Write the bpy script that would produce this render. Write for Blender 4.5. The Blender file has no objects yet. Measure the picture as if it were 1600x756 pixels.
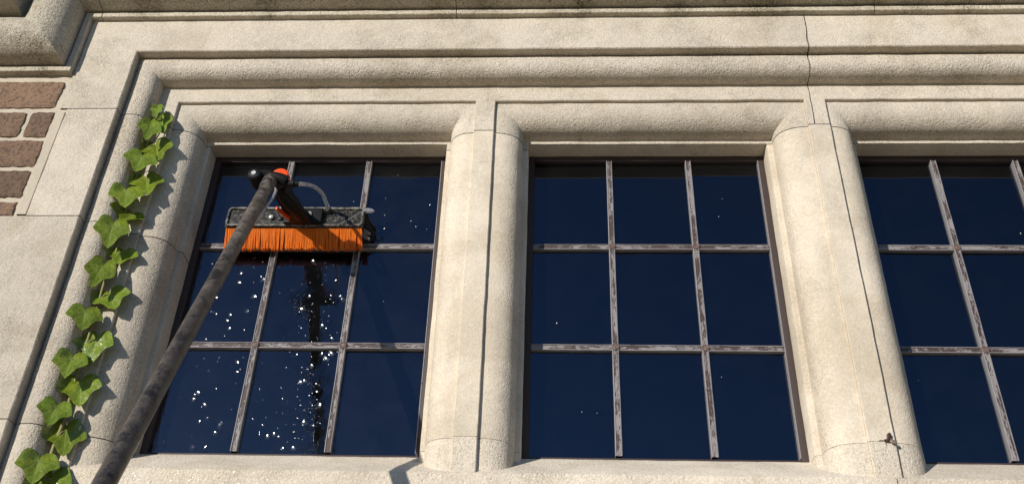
import bpy, bmesh, math, random
from mathutils import Vector, Matrix, noise
random.seed(7)
R = math.radians
sc = bpy.context.scene

# ------------------------------------------------------------------ camera
cam = bpy.data.cameras.new('camera')
cam.sensor_width = 36.0
cam.lens = 36.0 * 1564.35 / 1600.0
cam.clip_start = 0.02
cam.clip_end = 2000
camo = bpy.data.objects.new('camera', cam)
sc.collection.objects.link(camo)
_rt = Vector((0.998846, 0.037874, 0.029545)); _up = Vector((-0.002146, -0.579274, 0.815130)); _fw = Vector((-0.047987, 0.814252, 0.578524))
camo.matrix_world = Matrix(((_rt.x, _up.x, -_fw.x, 0), (_rt.y, _up.y, -_fw.y, 0), (_rt.z, _up.z, -_fw.z, 0), (0, 0, 0, 1)))
sc.camera = camo

# ------------------------------------------------------------------ light
SUN = Vector((-0.71, -1.0, 0.31)).normalized()          # towards the sun
el = math.asin(SUN.z); az = math.atan2(SUN.x, SUN.y)     # azimuth clockwise from +Y
w = bpy.data.worlds.new('World'); sc.world = w; w.use_nodes = True
nt = w.node_tree
sky = nt.nodes.new('ShaderNodeTexSky'); sky.sky_type = 'NISHITA'; sky.sun_disc = False
sky.sun_elevation = el; sky.sun_rotation = az
sky.air_density = 1.0; sky.dust_density = 0.2; sky.ozone_density = 6.0
nt.links.new(sky.outputs[0], nt.nodes['Background'].inputs[0])
nt.nodes['Background'].inputs[1].default_value = 0.105
sl = bpy.data.lights.new('sun', 'SUN'); sl.energy = 4.2; sl.angle = R(0.53); sl.color = (1.0, 0.935, 0.85)
so = bpy.data.objects.new('sun', sl); sc.collection.objects.link(so)
so.rotation_euler = (-SUN).to_track_quat('-Z', 'Y').to_euler()
sc.view_settings.view_transform = 'Standard'; sc.view_settings.look = 'None'
sc.view_settings.exposure = 0.18; sc.view_settings.gamma = 1.0; sc.view_settings.use_curve_mapping = False

# ------------------------------------------------------------------ node helpers
class NT:
    def __init__(s, name):
        s.m = bpy.data.materials.new(name); s.m.use_nodes = True; s.t = s.m.node_tree
        s.p = s.t.nodes['Principled BSDF']; s.out = s.t.nodes['Material Output']
    def n(s, typ, **kw):
        nd = s.t.nodes.new('ShaderNode' + typ)
        for k, v in kw.items(): setattr(nd, k, v)
        return nd
    def l(s, a, b): s.t.links.new(a, b)
    def inp(s, nd, i, v):
        if hasattr(v, 'links') or hasattr(v, 'is_linked'): s.l(v, nd.inputs[i])
        else: nd.inputs[i].default_value = v
    def coord(s): return s.n('TexCoord').outputs['Object']
    def map(s, vec, scale=(1, 1, 1), loc=(0, 0, 0)):
        nd = s.n('Mapping'); s.l(vec, nd.inputs[0]); nd.inputs['Scale'].default_value = scale; nd.inputs['Location'].default_value = loc
        return nd.outputs[0]
    def noise(s, vec, scale, detail=4, rough=0.55, dist=0):
        nd = s.n('TexNoise'); s.l(vec, nd.inputs['Vector']); nd.inputs['Scale'].default_value = scale
        nd.inputs['Detail'].default_value = detail; nd.inputs['Roughness'].default_value = rough; nd.inputs['Distortion'].default_value = dist
        return nd.outputs[0]
    def vor(s, vec, scale, feat='F1', rnd=1.0):
        nd = s.n('TexVoronoi', feature=feat); s.l(vec, nd.inputs['Vector']); nd.inputs['Scale'].default_value = scale
        nd.inputs['Randomness'].default_value = rnd
        return nd.outputs['Distance']
    def ramp(s, fac, *stops):
        nd = s.n('ValToRGB'); s.l(fac, nd.inputs[0]); e = nd.color_ramp.elements
        while len(e) < len(stops): e.new(0.5)
        for i, (p, c) in enumerate(stops):
            e[i].position = p; e[i].color = (c, c, c, 1) if isinstance(c, (int, float)) else (*c, 1)
        return nd.outputs[0]
    def math(s, op, a, b=0.0, c=0.0, clamp=False):
        nd = s.n('Math', operation=op, use_clamp=clamp)
        for i, v in enumerate((a, b, c)): s.inp(nd, i, v)
        return nd.outputs[0]
    def mix(s, fac, a, b, mode='MIX'):
        nd = s.n('Mix', data_type='RGBA', blend_type=mode)
        s.inp(nd, 0, fac)
        for i, v in ((6, a), (7, b)):
            if isinstance(v, tuple): nd.inputs[i].default_value = (*v, 1) if len(v) == 3 else v
            else: s.l(v, nd.inputs[i])
        return nd.outputs[2]
    def bump(s, h, strength, dist, prev=None):
        nd = s.n('Bump'); s.l(h, nd.inputs['Height']); s.inp(nd, 'Strength', strength); nd.inputs['Distance'].default_value = dist
        if prev is not None: s.l(prev, nd.inputs['Normal'])
        return nd.outputs[0]
    def attr(s, name): return s.n('Attribute', attribute_name=name).outputs['Fac']
    def base(s, c):
        if isinstance(c, tuple): s.p.inputs['Base Color'].default_value = (*c, 1)
        else: s.l(c, s.p.inputs['Base Color'])
    def set(s, **kw):
        for k, v in kw.items():
            k = k.replace('_', ' ').title().replace('Ior', 'IOR')
            s.inp(s.p, k, v)
        return s
    def normal(s, n): s.l(n, s.p.inputs['Normal'])

def mat_stone(name, light, dark, grit, lichen, speck=0.3):
    t = NT(name); co = t.coord()
    er = t.attr('wear')                                   # how deeply this part of the moulding has weathered
    big = t.noise(co, 3.1, 5, 0.6); med = t.noise(co, 14, 5, 0.6, 0.6); fine = t.noise(co, 260, 4, 0.62)
    rnd = t.n('ObjectInfo').outputs['Random']
    c = t.mix(t.ramp(big, (0.36, 0.0), (0.64, 1.0)), dark, light)
    c = t.mix(t.ramp(med, (0.42, 0.0), (0.66, 0.55)), c, (light[0] * 1.10, light[1] * 1.09, light[2] * 1.06))
    c = t.mix(t.math('MULTIPLY', t.ramp(t.noise(co, 6.0, 6, 0.65, 1.2), (0.50, 0.0), (0.66, 1.0)), 0.42), c, (light[0] * 0.72, light[1] * 0.67, light[2] * 0.57))
    c = t.mix(t.math('MULTIPLY', t.ramp(t.noise(t.map(co, (1, 1, 0.45), (3, 1, 7)), 11.0, 6, 0.7, 1.0), (0.55, 0.0), (0.70, 1.0)), 0.35), c, (light[0] * 1.16, light[1] * 1.15, light[2] * 1.13))
    if speck < 0.1:                                       # smoother repaired patches against the older tan skin
        c = t.mix(t.math('MULTIPLY', t.ramp(t.noise(co, 5.2, 3, 0.5, 0.8), (0.46, 0.0), (0.58, 1.0)), 0.5), c, (dark[0] * 0.86, dark[1] * 0.84, dark[2] * 0.80))
    # grime clinging to the grain, in patches of its own
    gm = t.math('MULTIPLY', t.ramp(t.noise(co, 9.0, 6, 0.7), (0.50, 0.0), (0.68, 1.0)), lichen)
    gm = t.math('MULTIPLY', gm, t.ramp(fine, (0.40, 1.0), (0.60, 0.2)))
    c = t.mix(gm, c, (0.155, 0.130, 0.075))
    c = t.mix(t.ramp(fine, (0.30, speck), (0.47, 0.0)), c, (0.22, 0.19, 0.14))
    c = t.mix(t.math('MULTIPLY', t.ramp(t.noise(co, 190, 2, 0.5), (0.62, 0.0), (0.70, 1.0)), 0.35), c, (0.72, 0.67, 0.56))
    vg = t.n('TexVoronoi'); t.l(co, vg.inputs['Vector']); vg.inputs['Scale'].default_value = 420
    sp_ = t.n('SeparateColor'); t.l(vg.outputs['Color'], sp_.inputs[0])
    gv = t.math('MULTIPLY', t.math('SUBTRACT', sp_.outputs[0], 0.5), t.math('MULTIPLY_ADD', er, 0.16, 0.13 + 0.22 * grit))
    hsv = t.n('HueSaturation'); t.l(c, hsv.inputs['Color']); t.l(t.math('ADD', t.math('MULTIPLY_ADD', rnd, 0.14, 0.92), gv), hsv.inputs['Value'])
    t.base(hsv.outputs[0])
    t.set(roughness=0.93); t.p.inputs['Specular IOR Level'].default_value = 0.2
    pits = t.vor(co, 150); pit = t.ramp(pits, (0.10, 0.0), (0.42, 1.0))
    grain = t.noise(co, 330, 5, 0.7)
    coarse = t.noise(co, 120, 5, 0.72)
    mask = t.math('MULTIPLY', t.ramp(t.noise(co, 7, 4, 0.6), (0.35, 0.35), (0.65, 1.0)), er)
    s1 = t.math('MULTIPLY_ADD', mask, 0.62, 0.12 + grit * 0.9, clamp=True)
    nb = t.bump(t.math('MULTIPLY', pit, 1.0), t.math('MULTIPLY_ADD', mask, 0.7, 0.06 + grit * 0.6, clamp=True), 0.0016)
    nb = t.bump(coarse, s1, 0.0013, nb)
    nb = t.bump(t.vor(co, 430), s1, 0.0014, nb)
    nb = t.bump(grain, s1, 0.0026, nb)
    nb = t.bump(t.noise(co, 28, 4, 0.6), 0.30, 0.004, nb)
    t.normal(nb)
    return t.m

LS = (0.580, 0.518, 0.426); DS = (0.500, 0.444, 0.360)
M = {}
M['ashlar'] = mat_stone('ashlar_limestone', LS, DS, 0.22, 0.5)
M['mullion'] = mat_stone('mullion_limestone', (0.685, 0.605, 0.490), (0.590, 0.515, 0.405), 0.06, 0.3, 0.06)
M['gritty'] = mat_stone('gritty_limestone', (0.670, 0.596, 0.486), (0.590, 0.522, 0.420), 0.12, 0.35, 0.12)
M['hood'] = mat_stone('weathered_limestone', (0.600, 0.540, 0.436), (0.490, 0.438, 0.338), 0.55, 1.2)

t = NT('lime_mortar'); co = t.coord()
t.base(t.mix(t.noise(co, 40, 5, 0.6), (0.40, 0.345, 0.26), (0.60, 0.53, 0.42))); t.set(roughness=0.95)
t.normal(t.bump(t.noise(co, 220, 5, 0.7), 0.6, 0.002)); M['mortar'] = t.m
t = NT('joint_mortar'); t.base((0.24, 0.205, 0.155)); t.set(roughness=0.95); M['joint'] = t.m

t = NT('brick'); co = t.coord(); rnd = t.n('ObjectInfo').outputs['Random']
c = t.mix(t.noise(co, 22, 5, 0.65), (0.120, 0.072, 0.044), (0.270, 0.168, 0.102))
c = t.mix(t.math('MULTIPLY', t.ramp(t.noise(co, 130, 4, 0.65), (0.53, 0.0), (0.60, 1.0)), 0.9), c, (0.045, 0.027, 0.021))
c = t.mix(t.math('MULTIPLY', t.ramp(t.noise(co, 130, 4, 0.6), (0.60, 0.0), (0.70, 1.0)), 0.6), c, (0.38, 0.27, 0.17))
hsv = t.n('HueSaturation'); t.l(c, hsv.inputs['Color']); t.l(t.math('MULTIPLY_ADD', rnd, 0.5, 0.72), hsv.inputs['Value']); t.base(hsv.outputs[0])
t.set(roughness=0.9); t.normal(t.bump(t.noise(co, 160, 6, 0.75), 0.8, 0.003, t.bump(t.vor(co, 120), 0.35, 0.002))); M['brick'] = t.m

def mat_glass(name, wet):
    t = NT(name); t.t.nodes.remove(t.p); co = t.coord()
    lw = t.n('LayerWeight'); lw.inputs['Blend'].default_value = 0.5
    gl = t.n('BsdfGlossy'); gl.inputs['Roughness'].default_value = 0.0; gl.inputs['Color'].default_value = (0.74, 0.80, 1.0, 1)
    tr = t.n('BsdfTransparent'); tr.inputs[0].default_value = (0.80, 0.86, 0.84, 1)
    df = t.n('BsdfDiffuse'); df.inputs[0].default_value = (0.22, 0.24, 0.28, 1)
    nb = t.bump(t.noise(co, 9, 2, 0.5), 0.05, 0.006)
    if wet:
        wm = t.ramp(t.noise(co, 24, 4, 0.6), (0.45, 0.0), (0.60, 1.0))
        nb = t.bump(t.noise(t.map(co, (1, 1, 0.55)), 60, 4, 0.65, 0.8), t.math('MULTIPLY', wm, 0.20), 0.004, nb)
    t.l(nb, gl.inputs['Normal']); t.l(nb, lw.inputs['Normal'])
    fac = t.math('MULTIPLY_ADD', t.math('POWER', lw.outputs['Facing'], 5.0), 0.93, 0.082, clamp=True)
    dust = t.math('MULTIPLY', t.ramp(t.noise(co, 17, 5, 0.6, 0.5), (0.35, 0.25), (0.7, 1.0)), 0.022 if wet else 0.008)
    m1 = t.n('MixShader'); t.l(dust, m1.inputs[0]); t.l(tr.outputs[0], m1.inputs[1]); t.l(df.outputs[0], m1.inputs[2])
    m2 = t.n('MixShader'); t.l(fac, m2.inputs[0]); t.l(m1.outputs[0], m2.inputs[1]); t.l(gl.outputs[0], m2.inputs[2])
    t.l(m2.outputs[0], t.out.inputs['Surface'])
    return t.m
M['glass'] = mat_glass('window_glass', False)
M['wet_glass'] = mat_glass('wet_window_glass', True)

t = NT('water'); t.t.nodes.remove(t.p)
lw = t.n('LayerWeight'); lw.inputs['Blend'].default_value = 0.5
gl = t.n('BsdfGlossy'); gl.inputs['Roughness'].default_value = 0.13
tr = t.n('BsdfTransparent')
mx = t.n('MixShader'); t.l(t.math('MULTIPLY_ADD', t.math('POWER', lw.outputs['Facing'], 5.0), 0.9, 0.05, clamp=True), mx.inputs[0])
t.l(tr.outputs[0], mx.inputs[1]); t.l(gl.outputs[0], mx.inputs[2]); t.l(mx.outputs[0], t.out.inputs['Surface']); M['water'] = t.m

def mat_bar(name, amount, stretch, brown0, brown1):
    t = NT(name); co = t.coord(); lip = t.attr('wear')
    n1 = t.noise(t.map(co, stretch), 75, 6, 0.8); n2 = t.noise(t.map(co, stretch), 480, 4, 0.8)
    f = t.ramp(t.math('ADD', t.math('MULTIPLY_ADD', n2, 0.40, t.math('MULTIPLY', n1, 0.80)), t.math('MULTIPLY', lip, 0.14)), (amount - 0.015, 0.0), (amount + 0.015, 1.0))
    brown = t.mix(n2, brown0, brown1)
    grey = t.mix(t.noise(t.map(co, stretch), 140, 4, 0.6), (0.13, 0.12, 0.122), (0.33, 0.305, 0.305))
    t.base(t.mix(f, brown, grey)); t.set(roughness=0.6)
    t.normal(t.bump(f, 0.6, 0.0006, t.bump(n2, 0.5, 0.0008)))
    return t.m
M['bar'] = mat_bar('flaking_grey_paint', 0.60, (0.3, 1, 1), (0.030, 0.018, 0.015), (0.075, 0.045, 0.038))
M['barv'] = mat_bar('flaking_grey_paint_upright', 0.60, (1, 1, 0.25), (0.030, 0.018, 0.015), (0.075, 0.045, 0.038))
M['frame'] = mat_bar('worn_bronze_paint', 0.80, (1, 1, 0.3), (0.012, 0.008, 0.007), (0.060, 0.034, 0.028))
t = NT('rosette_bronze'); co = t.coord(); t.base(t.mix(t.ramp(t.noise(co, 260, 4, 0.7), (0.35, 0.0), (0.65, 1.0)), (0.05, 0.028, 0.022), (0.22, 0.16, 0.135))); t.set(roughness=0.6); M['rosette'] = t.m

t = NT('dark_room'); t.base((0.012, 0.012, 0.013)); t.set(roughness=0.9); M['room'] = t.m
t = NT('gravel_ground'); co = t.coord()
t.base(t.mix(t.noise(co, 35, 6, 0.7), (0.22, 0.165, 0.10), (0.42, 0.33, 0.21))); t.set(roughness=0.95)
t.normal(t.bump(t.vor(co, 45), 0.8, 0.01)); M['ground'] = t.m

def mat_leaf():
    t = NT('ivy_leaf'); uv = t.n('UVMap', uv_map='leaf').outputs[0]
    sx = t.n('SeparateXYZ'); t.l(uv, sx.inputs[0]); u = t.math('ABSOLUTE', sx.outputs[0]); v = sx.outputs[1]
    def line(ang, width):                                 # distance to a ray from the leaf base, ang from the midrib
        ca, sa = math.cos(ang), math.sin(ang)
        d = t.math('ABSOLUTE', t.math('SUBTRACT', t.math('MULTIPLY', u, ca), t.math('MULTIPLY', v, sa)))
        al = t.math('ADD', t.math('MULTIPLY', u, sa), t.math('MULTIPLY', v, ca))
        wv = t.math('MULTIPLY_ADD', al, -width * 0.75, width)
        return t.math('MULTIPLY', t.math('LESS_THAN', d, wv), t.math('GREATER_THAN', al, 0.0))
    ve = line(0.0, 0.022)
    for a, wd in ((0.62, 0.016), (1.30, 0.016), (2.0, 0.012)): ve = t.math('MAXIMUM', ve, line(a, wd))
    co = t.coord(); rnd = t.n('ObjectInfo').outputs['Random']
    net = t.n('TexVoronoi', feature='DISTANCE_TO_EDGE'); t.l(uv, net.inputs['Vector']); net.inputs['Scale'].default_value = 9
    nv = t.ramp(net.outputs['Distance'], (0.0, 0.5), (0.09, 0.0))
    c = t.mix(t.ramp(t.noise(uv, 3.4, 6, 0.7), (0.32, 0.0), (0.68, 1.0)), (0.085, 0.132, 0.006), (0.330, 0.380, 0.030))
    lw_ = t.n('ObjectInfo').outputs['Random']; c = t.mix(t.math('MULTIPLY', t.math('LESS_THAN', lw_, 0.4), 0.30), c, (0.045, 0.095, 0.006))
    c = t.mix(rnd, c, t.mix(0.55, c, (0.105, 0.200, 0.022)))
    c = t.mix(t.attr('young'), c, (0.20, 0.30, 0.035))
    c = t.mix(t.math('MULTIPLY', nv, 0.35), c, (0.12, 0.20, 0.03)); c = t.mix(t.math('MULTIPLY', ve, 0.55), c, (0.28, 0.36, 0.10))
    t.base(c); t.set(roughness=t.math('MULTIPLY_ADD', t.noise(uv, 6, 3), 0.18, 0.20)); t.p.inputs['Specular IOR Level'].default_value = 0.65
    nb = t.bump(ve, -0.35, 0.0010, t.bump(t.noise(uv, 5, 3), 0.5, 0.004)); t.normal(nb)
    tl = t.n('BsdfTranslucent'); t.l(t.mix(0.5, c, (0.22, 0.36, 0.03)), tl.inputs[0])
    mx = t.n('MixShader'); mx.inputs[0].default_value = 0.16
    t.l(t.p.outputs[0], mx.inputs[1]); t.l(tl.outputs[0], mx.inputs[2]); t.l(mx.outputs[0], t.out.inputs['Surface'])
    return t.m
M['leaf'] = mat_leaf()
t = NT('ivy_stem'); co = t.coord(); t.base(t.mix(t.noise(co, 60, 3), (0.16, 0.17, 0.05), (0.30, 0.27, 0.11))); t.set(roughness=0.6); M['stem'] = t.m

t = NT('scuffed_pole'); co = t.coord()
sc1 = t.noise(co, 55, 6, 0.75, 0.4); sc2 = t.noise(co, 300, 4, 0.7)
c = t.mix(t.ramp(sc1, (0.36, 0.0), (0.62, 1.0)), (0.024, 0.020, 0.017), (0.150, 0.124, 0.100))
c = t.mix(t.math('MULTIPLY', t.ramp(sc2, (0.55, 0.0), (0.64, 1.0)), 0.5), c, (0.24, 0.205, 0.165))
c = t.mix(t.ramp(t.noise(co, 38, 5, 0.75), (0.54, 0.0), (0.57, 0.9)), c, (0.008, 0.007, 0.006))
sz_ = t.n('SeparateXYZ'); t.l(co, sz_.inputs[0])
c = t.mix(t.ramp(t.math('MULTIPLY_ADD', t.noise(co, 14, 4), 0.25, sz_.outputs[2]), (0.80, 0.5), (1.12, 0.0)), c, (0.013, 0.011, 0.010))
t.base(c); t.set(roughness=t.math('MULTIPLY_ADD', sc2, 0.35, 0.22)); t.normal(t.bump(sc2, 0.5, 0.0012)); M['pole'] = t.m
t = NT('wet_black_plastic'); co = t.coord()
c = t.mix(t.ramp(t.noise(co, 210, 6, 0.8), (0.50, 0.0), (0.66, 0.9)), (0.006, 0.006, 0.005), (0.17, 0.155, 0.125))
t.base(c); t.set(roughness=0.5); t.p.inputs['Specular IOR Level'].default_value = 0.25; t.normal(t.bump(t.noise(co, 130, 5, 0.7), 0.35, 0.0015)); M['block'] = t.m
t = NT('mottled_rim'); co = t.coord(); t.base(t.mix(t.ramp(t.noise(co, 120, 5, 0.7), (0.42, 0.0), (0.60, 1.0)), (0.010, 0.010, 0.010), (0.20, 0.185, 0.16))); t.set(roughness=0.4); M['rim'] = t.m  # irregular grey patches over near-black
t = NT('black_plastic'); t.base((0.008, 0.008, 0.008)); t.set(roughness=0.5); t.p.inputs['Specular IOR Level'].default_value = 0.2; M['black'] = t.m
t = NT('orange_plastic'); t.base((0.85, 0.085, 0.012)); t.set(roughness=0.35); M['orange'] = t.m
t = NT('orange_bristle'); co = t.coord(); rn = t.noise(t.map(co, (1, 0.05, 0.05)), 330, 2)
cb = t.mix(rn, (0.88, 0.175, 0.005), (1.0, 0.32, 0.012)); t.base(cb); t.set(roughness=0.4)
tl = t.n('BsdfTranslucent'); t.l(cb, tl.inputs[0]); mx = t.n('MixShader'); mx.inputs[0].default_value = 0.35
t.l(t.p.outputs[0], mx.inputs[1]); t.l(tl.outputs[0], mx.inputs[2]); t.l(mx.outputs[0], t.out.inputs['Surface']); M['bristle'] = t.m
t = NT('black_bristle'); t.base((0.012, 0.011, 0.011)); t.set(roughness=0.45); M['bbristle'] = t.m
t = NT('white_bristle'); t.base((0.62, 0.60, 0.55)); t.set(roughness=0.5); M['wbristle'] = t.m
t = NT('steel'); t.base((0.55, 0.54, 0.52)); t.set(metallic=0.3, roughness=0.3); M['steel'] = t.m
t = NT('clear_hose'); t.base((0.80, 0.82, 0.84)); t.set(roughness=0.12); t.p.inputs['Transmission Weight'].default_value = 0.75; M['hose'] = t.m
t = NT('insect_brown'); t.base((0.055, 0.026, 0.012)); t.set(roughness=0.5); M['insect'] = t.m
t = NT('insect_wing'); t.base((0.19, 0.15, 0.11)); t.set(roughness=0.3); M['wing'] = t.m

# ------------------------------------------------------------------ mesh helpers
def link(o, parent=None):
    sc.collection.objects.link(o)
    if parent is not None: o.parent = parent
    return o
def tag(o, label=None, cat=None, group=None, kind=None):
    if label: o['label'] = label
    if cat: o['category'] = cat
    if group: o['group'] = group
    if kind: o['kind'] = kind
    return o
def empty(name, loc=(0, 0, 0)):
    o = bpy.data.objects.new(name, None); o.empty_display_size = 0.05; o.location = loc
    return link(o)
def mesh_obj(name, verts, faces, mat, parent=None, smooth=None, wear=None):
    me = bpy.data.meshes.new(name); me.from_pydata([tuple(v) for v in verts], [], faces); me.update()
    if wear is not None:
        a = me.attributes.new('wear', 'FLOAT', 'POINT'); a.data.foreach_set('value', wear)
    if smooth is not None:
        me.shade_smooth(); me.set_sharp_from_angle(angle=R(smooth))
    me.materials.append(M[mat])
    return link(bpy.data.objects.new(name, me), parent)

class MB:
    """collects shapes into one mesh"""
    def __init__(s): s.v = []; s.f = []; s.w = []
    def add(s, verts, faces, wear=0.0):
        b = len(s.v); s.v += [Vector(v) for v in verts]; s.f += [tuple(b + i for i in f) for f in faces]
        s.w += wear if isinstance(wear, list) else [wear] * len(verts)
        return s
    def grid(s, rows, wear=None, flip=False):
        n, m = len(rows), len(rows[0]); vs = [p for r in rows for p in r]; fs = []
        for i in range(n - 1):
            for j in range(m - 1):
                q = (i * m + j, i * m + j + 1, (i + 1) * m + j + 1, (i + 1) * m + j); fs.append(q[::-1] if flip else q)
        return s.add(vs, fs, wear if wear else 0.0)
    def box(s, a, b, bev=0.0):
        bm = bmesh.new(); bmesh.ops.create_cube(bm, size=1)
        for v in bm.verts: v.co = Vector(((a[i] + b[i]) / 2 + v.co[i] * (b[i] - a[i]) for i in range(3)))
        if bev: bmesh.ops.bevel(bm, geom=list(bm.edges), offset=bev, segments=2, affect='EDGES', profile=0.6)
        bm.verts.index_update(); s.add([v.co.copy() for v in bm.verts], [tuple(v.index for v in f.verts) for f in bm.faces]); bm.free(); return s
    def obox(s, c, ax, ay, az, h, bev=0.0):
        """box with half sizes h along axes ax ay az"""
        bm = bmesh.new(); bmesh.ops.create_cube(bm, size=2)
        for v in bm.verts: v.co = Vector((v.co.x * h[0], v.co.y * h[1], v.co.z * h[2]))
        if bev: bmesh.ops.bevel(bm, geom=list(bm.edges), offset=bev, segments=3, affect='EDGES', profile=0.6)
        bm.verts.index_update(); c = Vector(c)
        s.add([c + ax * v.co.x + ay * v.co.y + az * v.co.z for v in bm.verts], [tuple(v.index for v in f.verts) for f in bm.faces]); bm.free(); return s
    def tube(s, pts, rad, n=10, cap=True):
        pts = [Vector(p) for p in pts]; rad = rad if isinstance(rad, (list, tuple)) else [rad] * len(pts)
        up = None; rings = []
        for i, p in enumerate(pts):
            d = (pts[min(i + 1, len(pts) - 1)] - pts[max(i - 1, 0)]).normalized()
            if up is None: up = d.orthogonal().normalized()
            up = (up - d * up.dot(d)).normalized(); q = d.cross(up)
            rings.append([p + (up * math.cos(2 * math.pi * k / n) + q * math.sin(2 * math.pi * k / n)) * rad[i] for k in range(n)])
        vs = [v for r in rings for v in r]; fs = []
        for i in range(len(pts) - 1):
            for k in range(n): fs.append((i * n + k, i * n + (k + 1) % n, (i + 1) * n + (k + 1) % n, (i + 1) * n + k))
        if cap: fs.append(tuple(range(n))[::-1]); fs.append(tuple((len(pts) - 1) * n + k for k in range(n)))
        return s.add(vs, fs)
    def ball(s, c, r, sub=2, sq=(1, 1, 1)):
        bm = bmesh.new(); bmesh.ops.create_icosphere(bm, subdivisions=sub, radius=1); bm.verts.index_update(); c = Vector(c)
        s.add([c + Vector((v.co.x * r * sq[0], v.co.y * r * sq[1], v.co.z * r * sq[2])) for v in bm.verts], [tuple(v.index for v in f.verts) for f in bm.faces]); bm.free(); return s
    def build(s, name, mat, parent=None, smooth=None):
        return mesh_obj(name, s.v, s.f, mat, parent, smooth, s.w)

def smoothpath(ctrl, n=8):
    ctrl = [Vector(c) for c in ctrl]; P = [ctrl[0]] + ctrl + [ctrl[-1]]; out = []
    for i in range(1, len(P) - 2):
        for k in range(n):
            t_ = k / n; a, b, c, d = P[i - 1], P[i], P[i + 1], P[i + 2]
            out.append(0.5 * ((2 * b) + (c - a) * t_ + (2 * a - 5 * b + 4 * c - d) * t_ ** 2 + (3 * b - a - 3 * c + d) * t_ ** 3))
    out.append(ctrl[-1]); return out

# ------------------------------------------------------------------ the place: dimensions (m); camera eye is the origin, wall runs along X
GROUND = -1.6
F0, F1, YA, YG = 1.385, 1.440, 1.4974, 1.5439      # fascia, inner fillet, opening arris, glass
O1, O2, O4, O5 = 0.0097, 0.0628, 0.1011, 0.1503    # profile offsets outwards from the opening
YB, YQ = F1 + 0.007, F0 + 0.0145                   # ovolo crown, quirk of the outer roll
XL, XR, ZT, ZS = -0.698, 1.040, 1.3002, 0.664      # overall opening, head, bottom of glass
ZE = 0.5945                                        # front edge of the sloping sill
M1 = (-0.2245, -0.1660, -0.1275, -0.0625)          # mullions: opening edge, fillet, fillet, opening edge
M2 = (0.4015, 0.4705, 0.5115, 0.5715)
JA, JB, JC = 1.2955, 1.0390, 0.6480                # bed joints of the jamb
JM1, JM2, JS = 1.2850, 1.2985, 0.6525              # joints of the mullions
JX = 0.4830                                        # upright joint in the lintel
GAP = 0.0009

def wob(p):
    """slow unevenness of worn masonry"""
    a = noise.noise_vector(p * 21.0) * 0.0007 + noise.noise_vector(p * 75.0 + Vector((9, 3, 1))) * 0.00035
    return p + a

def inner_profile():
    P = [(0.0, YG + 0.02, .1), (0.0, YG - 0.015, .1), (0.0, YA + 0.002, .15), (0.0006, YA + 0.0005, .2), (0.002, YA, .2), (O1 - 0.001, YA, .2), (O1, YA - 0.0012, .3)]
    for k in range(1, 15):
        a = R(90 * k / 14)
        o = O2 - (O2 - O1) * max(0.0, math.cos(a)) ** 0.88; y = YA - (YA - YB) * math.sin(a) ** 0.78
        P.append((o, y, max(0.12, 1.0 - k / 11.0) if k > 1 else .4))
    P += [(O2, F1 + 0.0012, .1), (O2 + 0.0012, F1, .1)]
    return P
def outer_profile(out=0.25):
    P = [(O4 + 0.0002, F1 + 0.0004, .2)]
    oc, yc = O4 + 0.029, F0 + 0.0160                      # crown of the roll
    for k in range(1, 12):
        a = R(90 * k / 11)
        P.append((oc - 0.029 * max(0.0, math.cos(a)) ** 0.84, F1 - (F1 - yc) * math.sin(a) ** 0.70, 1.0 if k < 7 else 0.6))
    for k in range(1, 7):
        a = R(90 * k / 6)
        P.append((oc + (O5 - oc) * math.sin(a), yc + 0.0085 * (1 - math.cos(a)), 0.6 + 0.07 * k))
    P += [(O5, F0 + 0.0018, .2), (O5 + 0.0018, F0, .2)]
    n = max(2, int((out - O5) / 0.02))
    for k in range(1, n + 1): P.append((O5 + 0.0018 + (out - O5 - 0.0018) * k / n, F0, .12))
    P.append((out + 0.001, F0 + 0.0015, .1)); P.append((out + 0.001, F0 + 0.05, .1))
    return P
IP, OP = inner_profile(), outer_profile(0.262)

def sweep(mb, prof, stations, step=0.014, edge=None):
    """stations: functions (o) -> (x, z); profile points (o, y, wear)"""
    rows = []; wear = []
    for a, b in zip(stations[:-1], stations[1:]):
        pa = [a(o) for o, y, w_ in prof]; pb = [b(o) for o, y, w_ in prof]
        L = max((Vector(pa[0]) - Vector(pb[0])).length, (Vector(pa[-1]) - Vector(pb[-1])).length)
        n = max(1, int(L / step))
        for i in range(n + (b is stations[-1])):
            f = i / n
            rows.append([wob(Vector((p[0] + (q[0] - p[0]) * f, pr[1], p[1] + (q[1] - p[1]) * f))) for p, q, pr in zip(pa, pb, prof)])
            wear += [pr[2] for pr in prof]
    if edge:
        for r_, side in edge: rows[r_] = [side(p) for p in rows[r_]]
    mb.grid(rows, wear)
def flat(mb, x0, x1, z0, z1, y, wear=.12, step=0.014, edge=None):
    nx, nz = max(1, int((x1 - x0) / step)), max(1, int((z1 - z0) / step)); rows = []
    for i in range(nz + 1):
        row = [wob(Vector((x0 + (x1 - x0) * j / nx, y, z0 + (z1 - z0) * i / nz))) for j in range(nx + 1)]
        if edge:
            row[edge[0]] = edge[1](row[edge[0]])
        rows.append(row)
    mb.grid(rows, [wear] * ((nx + 1) * (nz + 1)))
def crack(side):
    """the ragged upright joint of the lintel"""
    def f(p):
        z = p.z + 0.3 * (p.y - F0)
        return Vector((JX - 0.0015 + 0.0045 * noise.noise(Vector((z * 9, 3.3, 0))) + 0.0022 * noise.noise(Vector((z * 60, 1.3, 0))) + side * (0.0010 + 0.0007 * noise.noise(Vector((z * 40, 7.7, 0)))), p.y, p.z))
    return f
L_ = lambda x0, z, s=1.0: (lambda o: (x0 - o * s, z))
def corner(x0, sx, s=1.0): return lambda o: (x0 + sx * o * s, ZT + o)
def up_(x0, sx, z, s=1.0): return lambda o: (x0 + sx * o * s, z)

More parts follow.
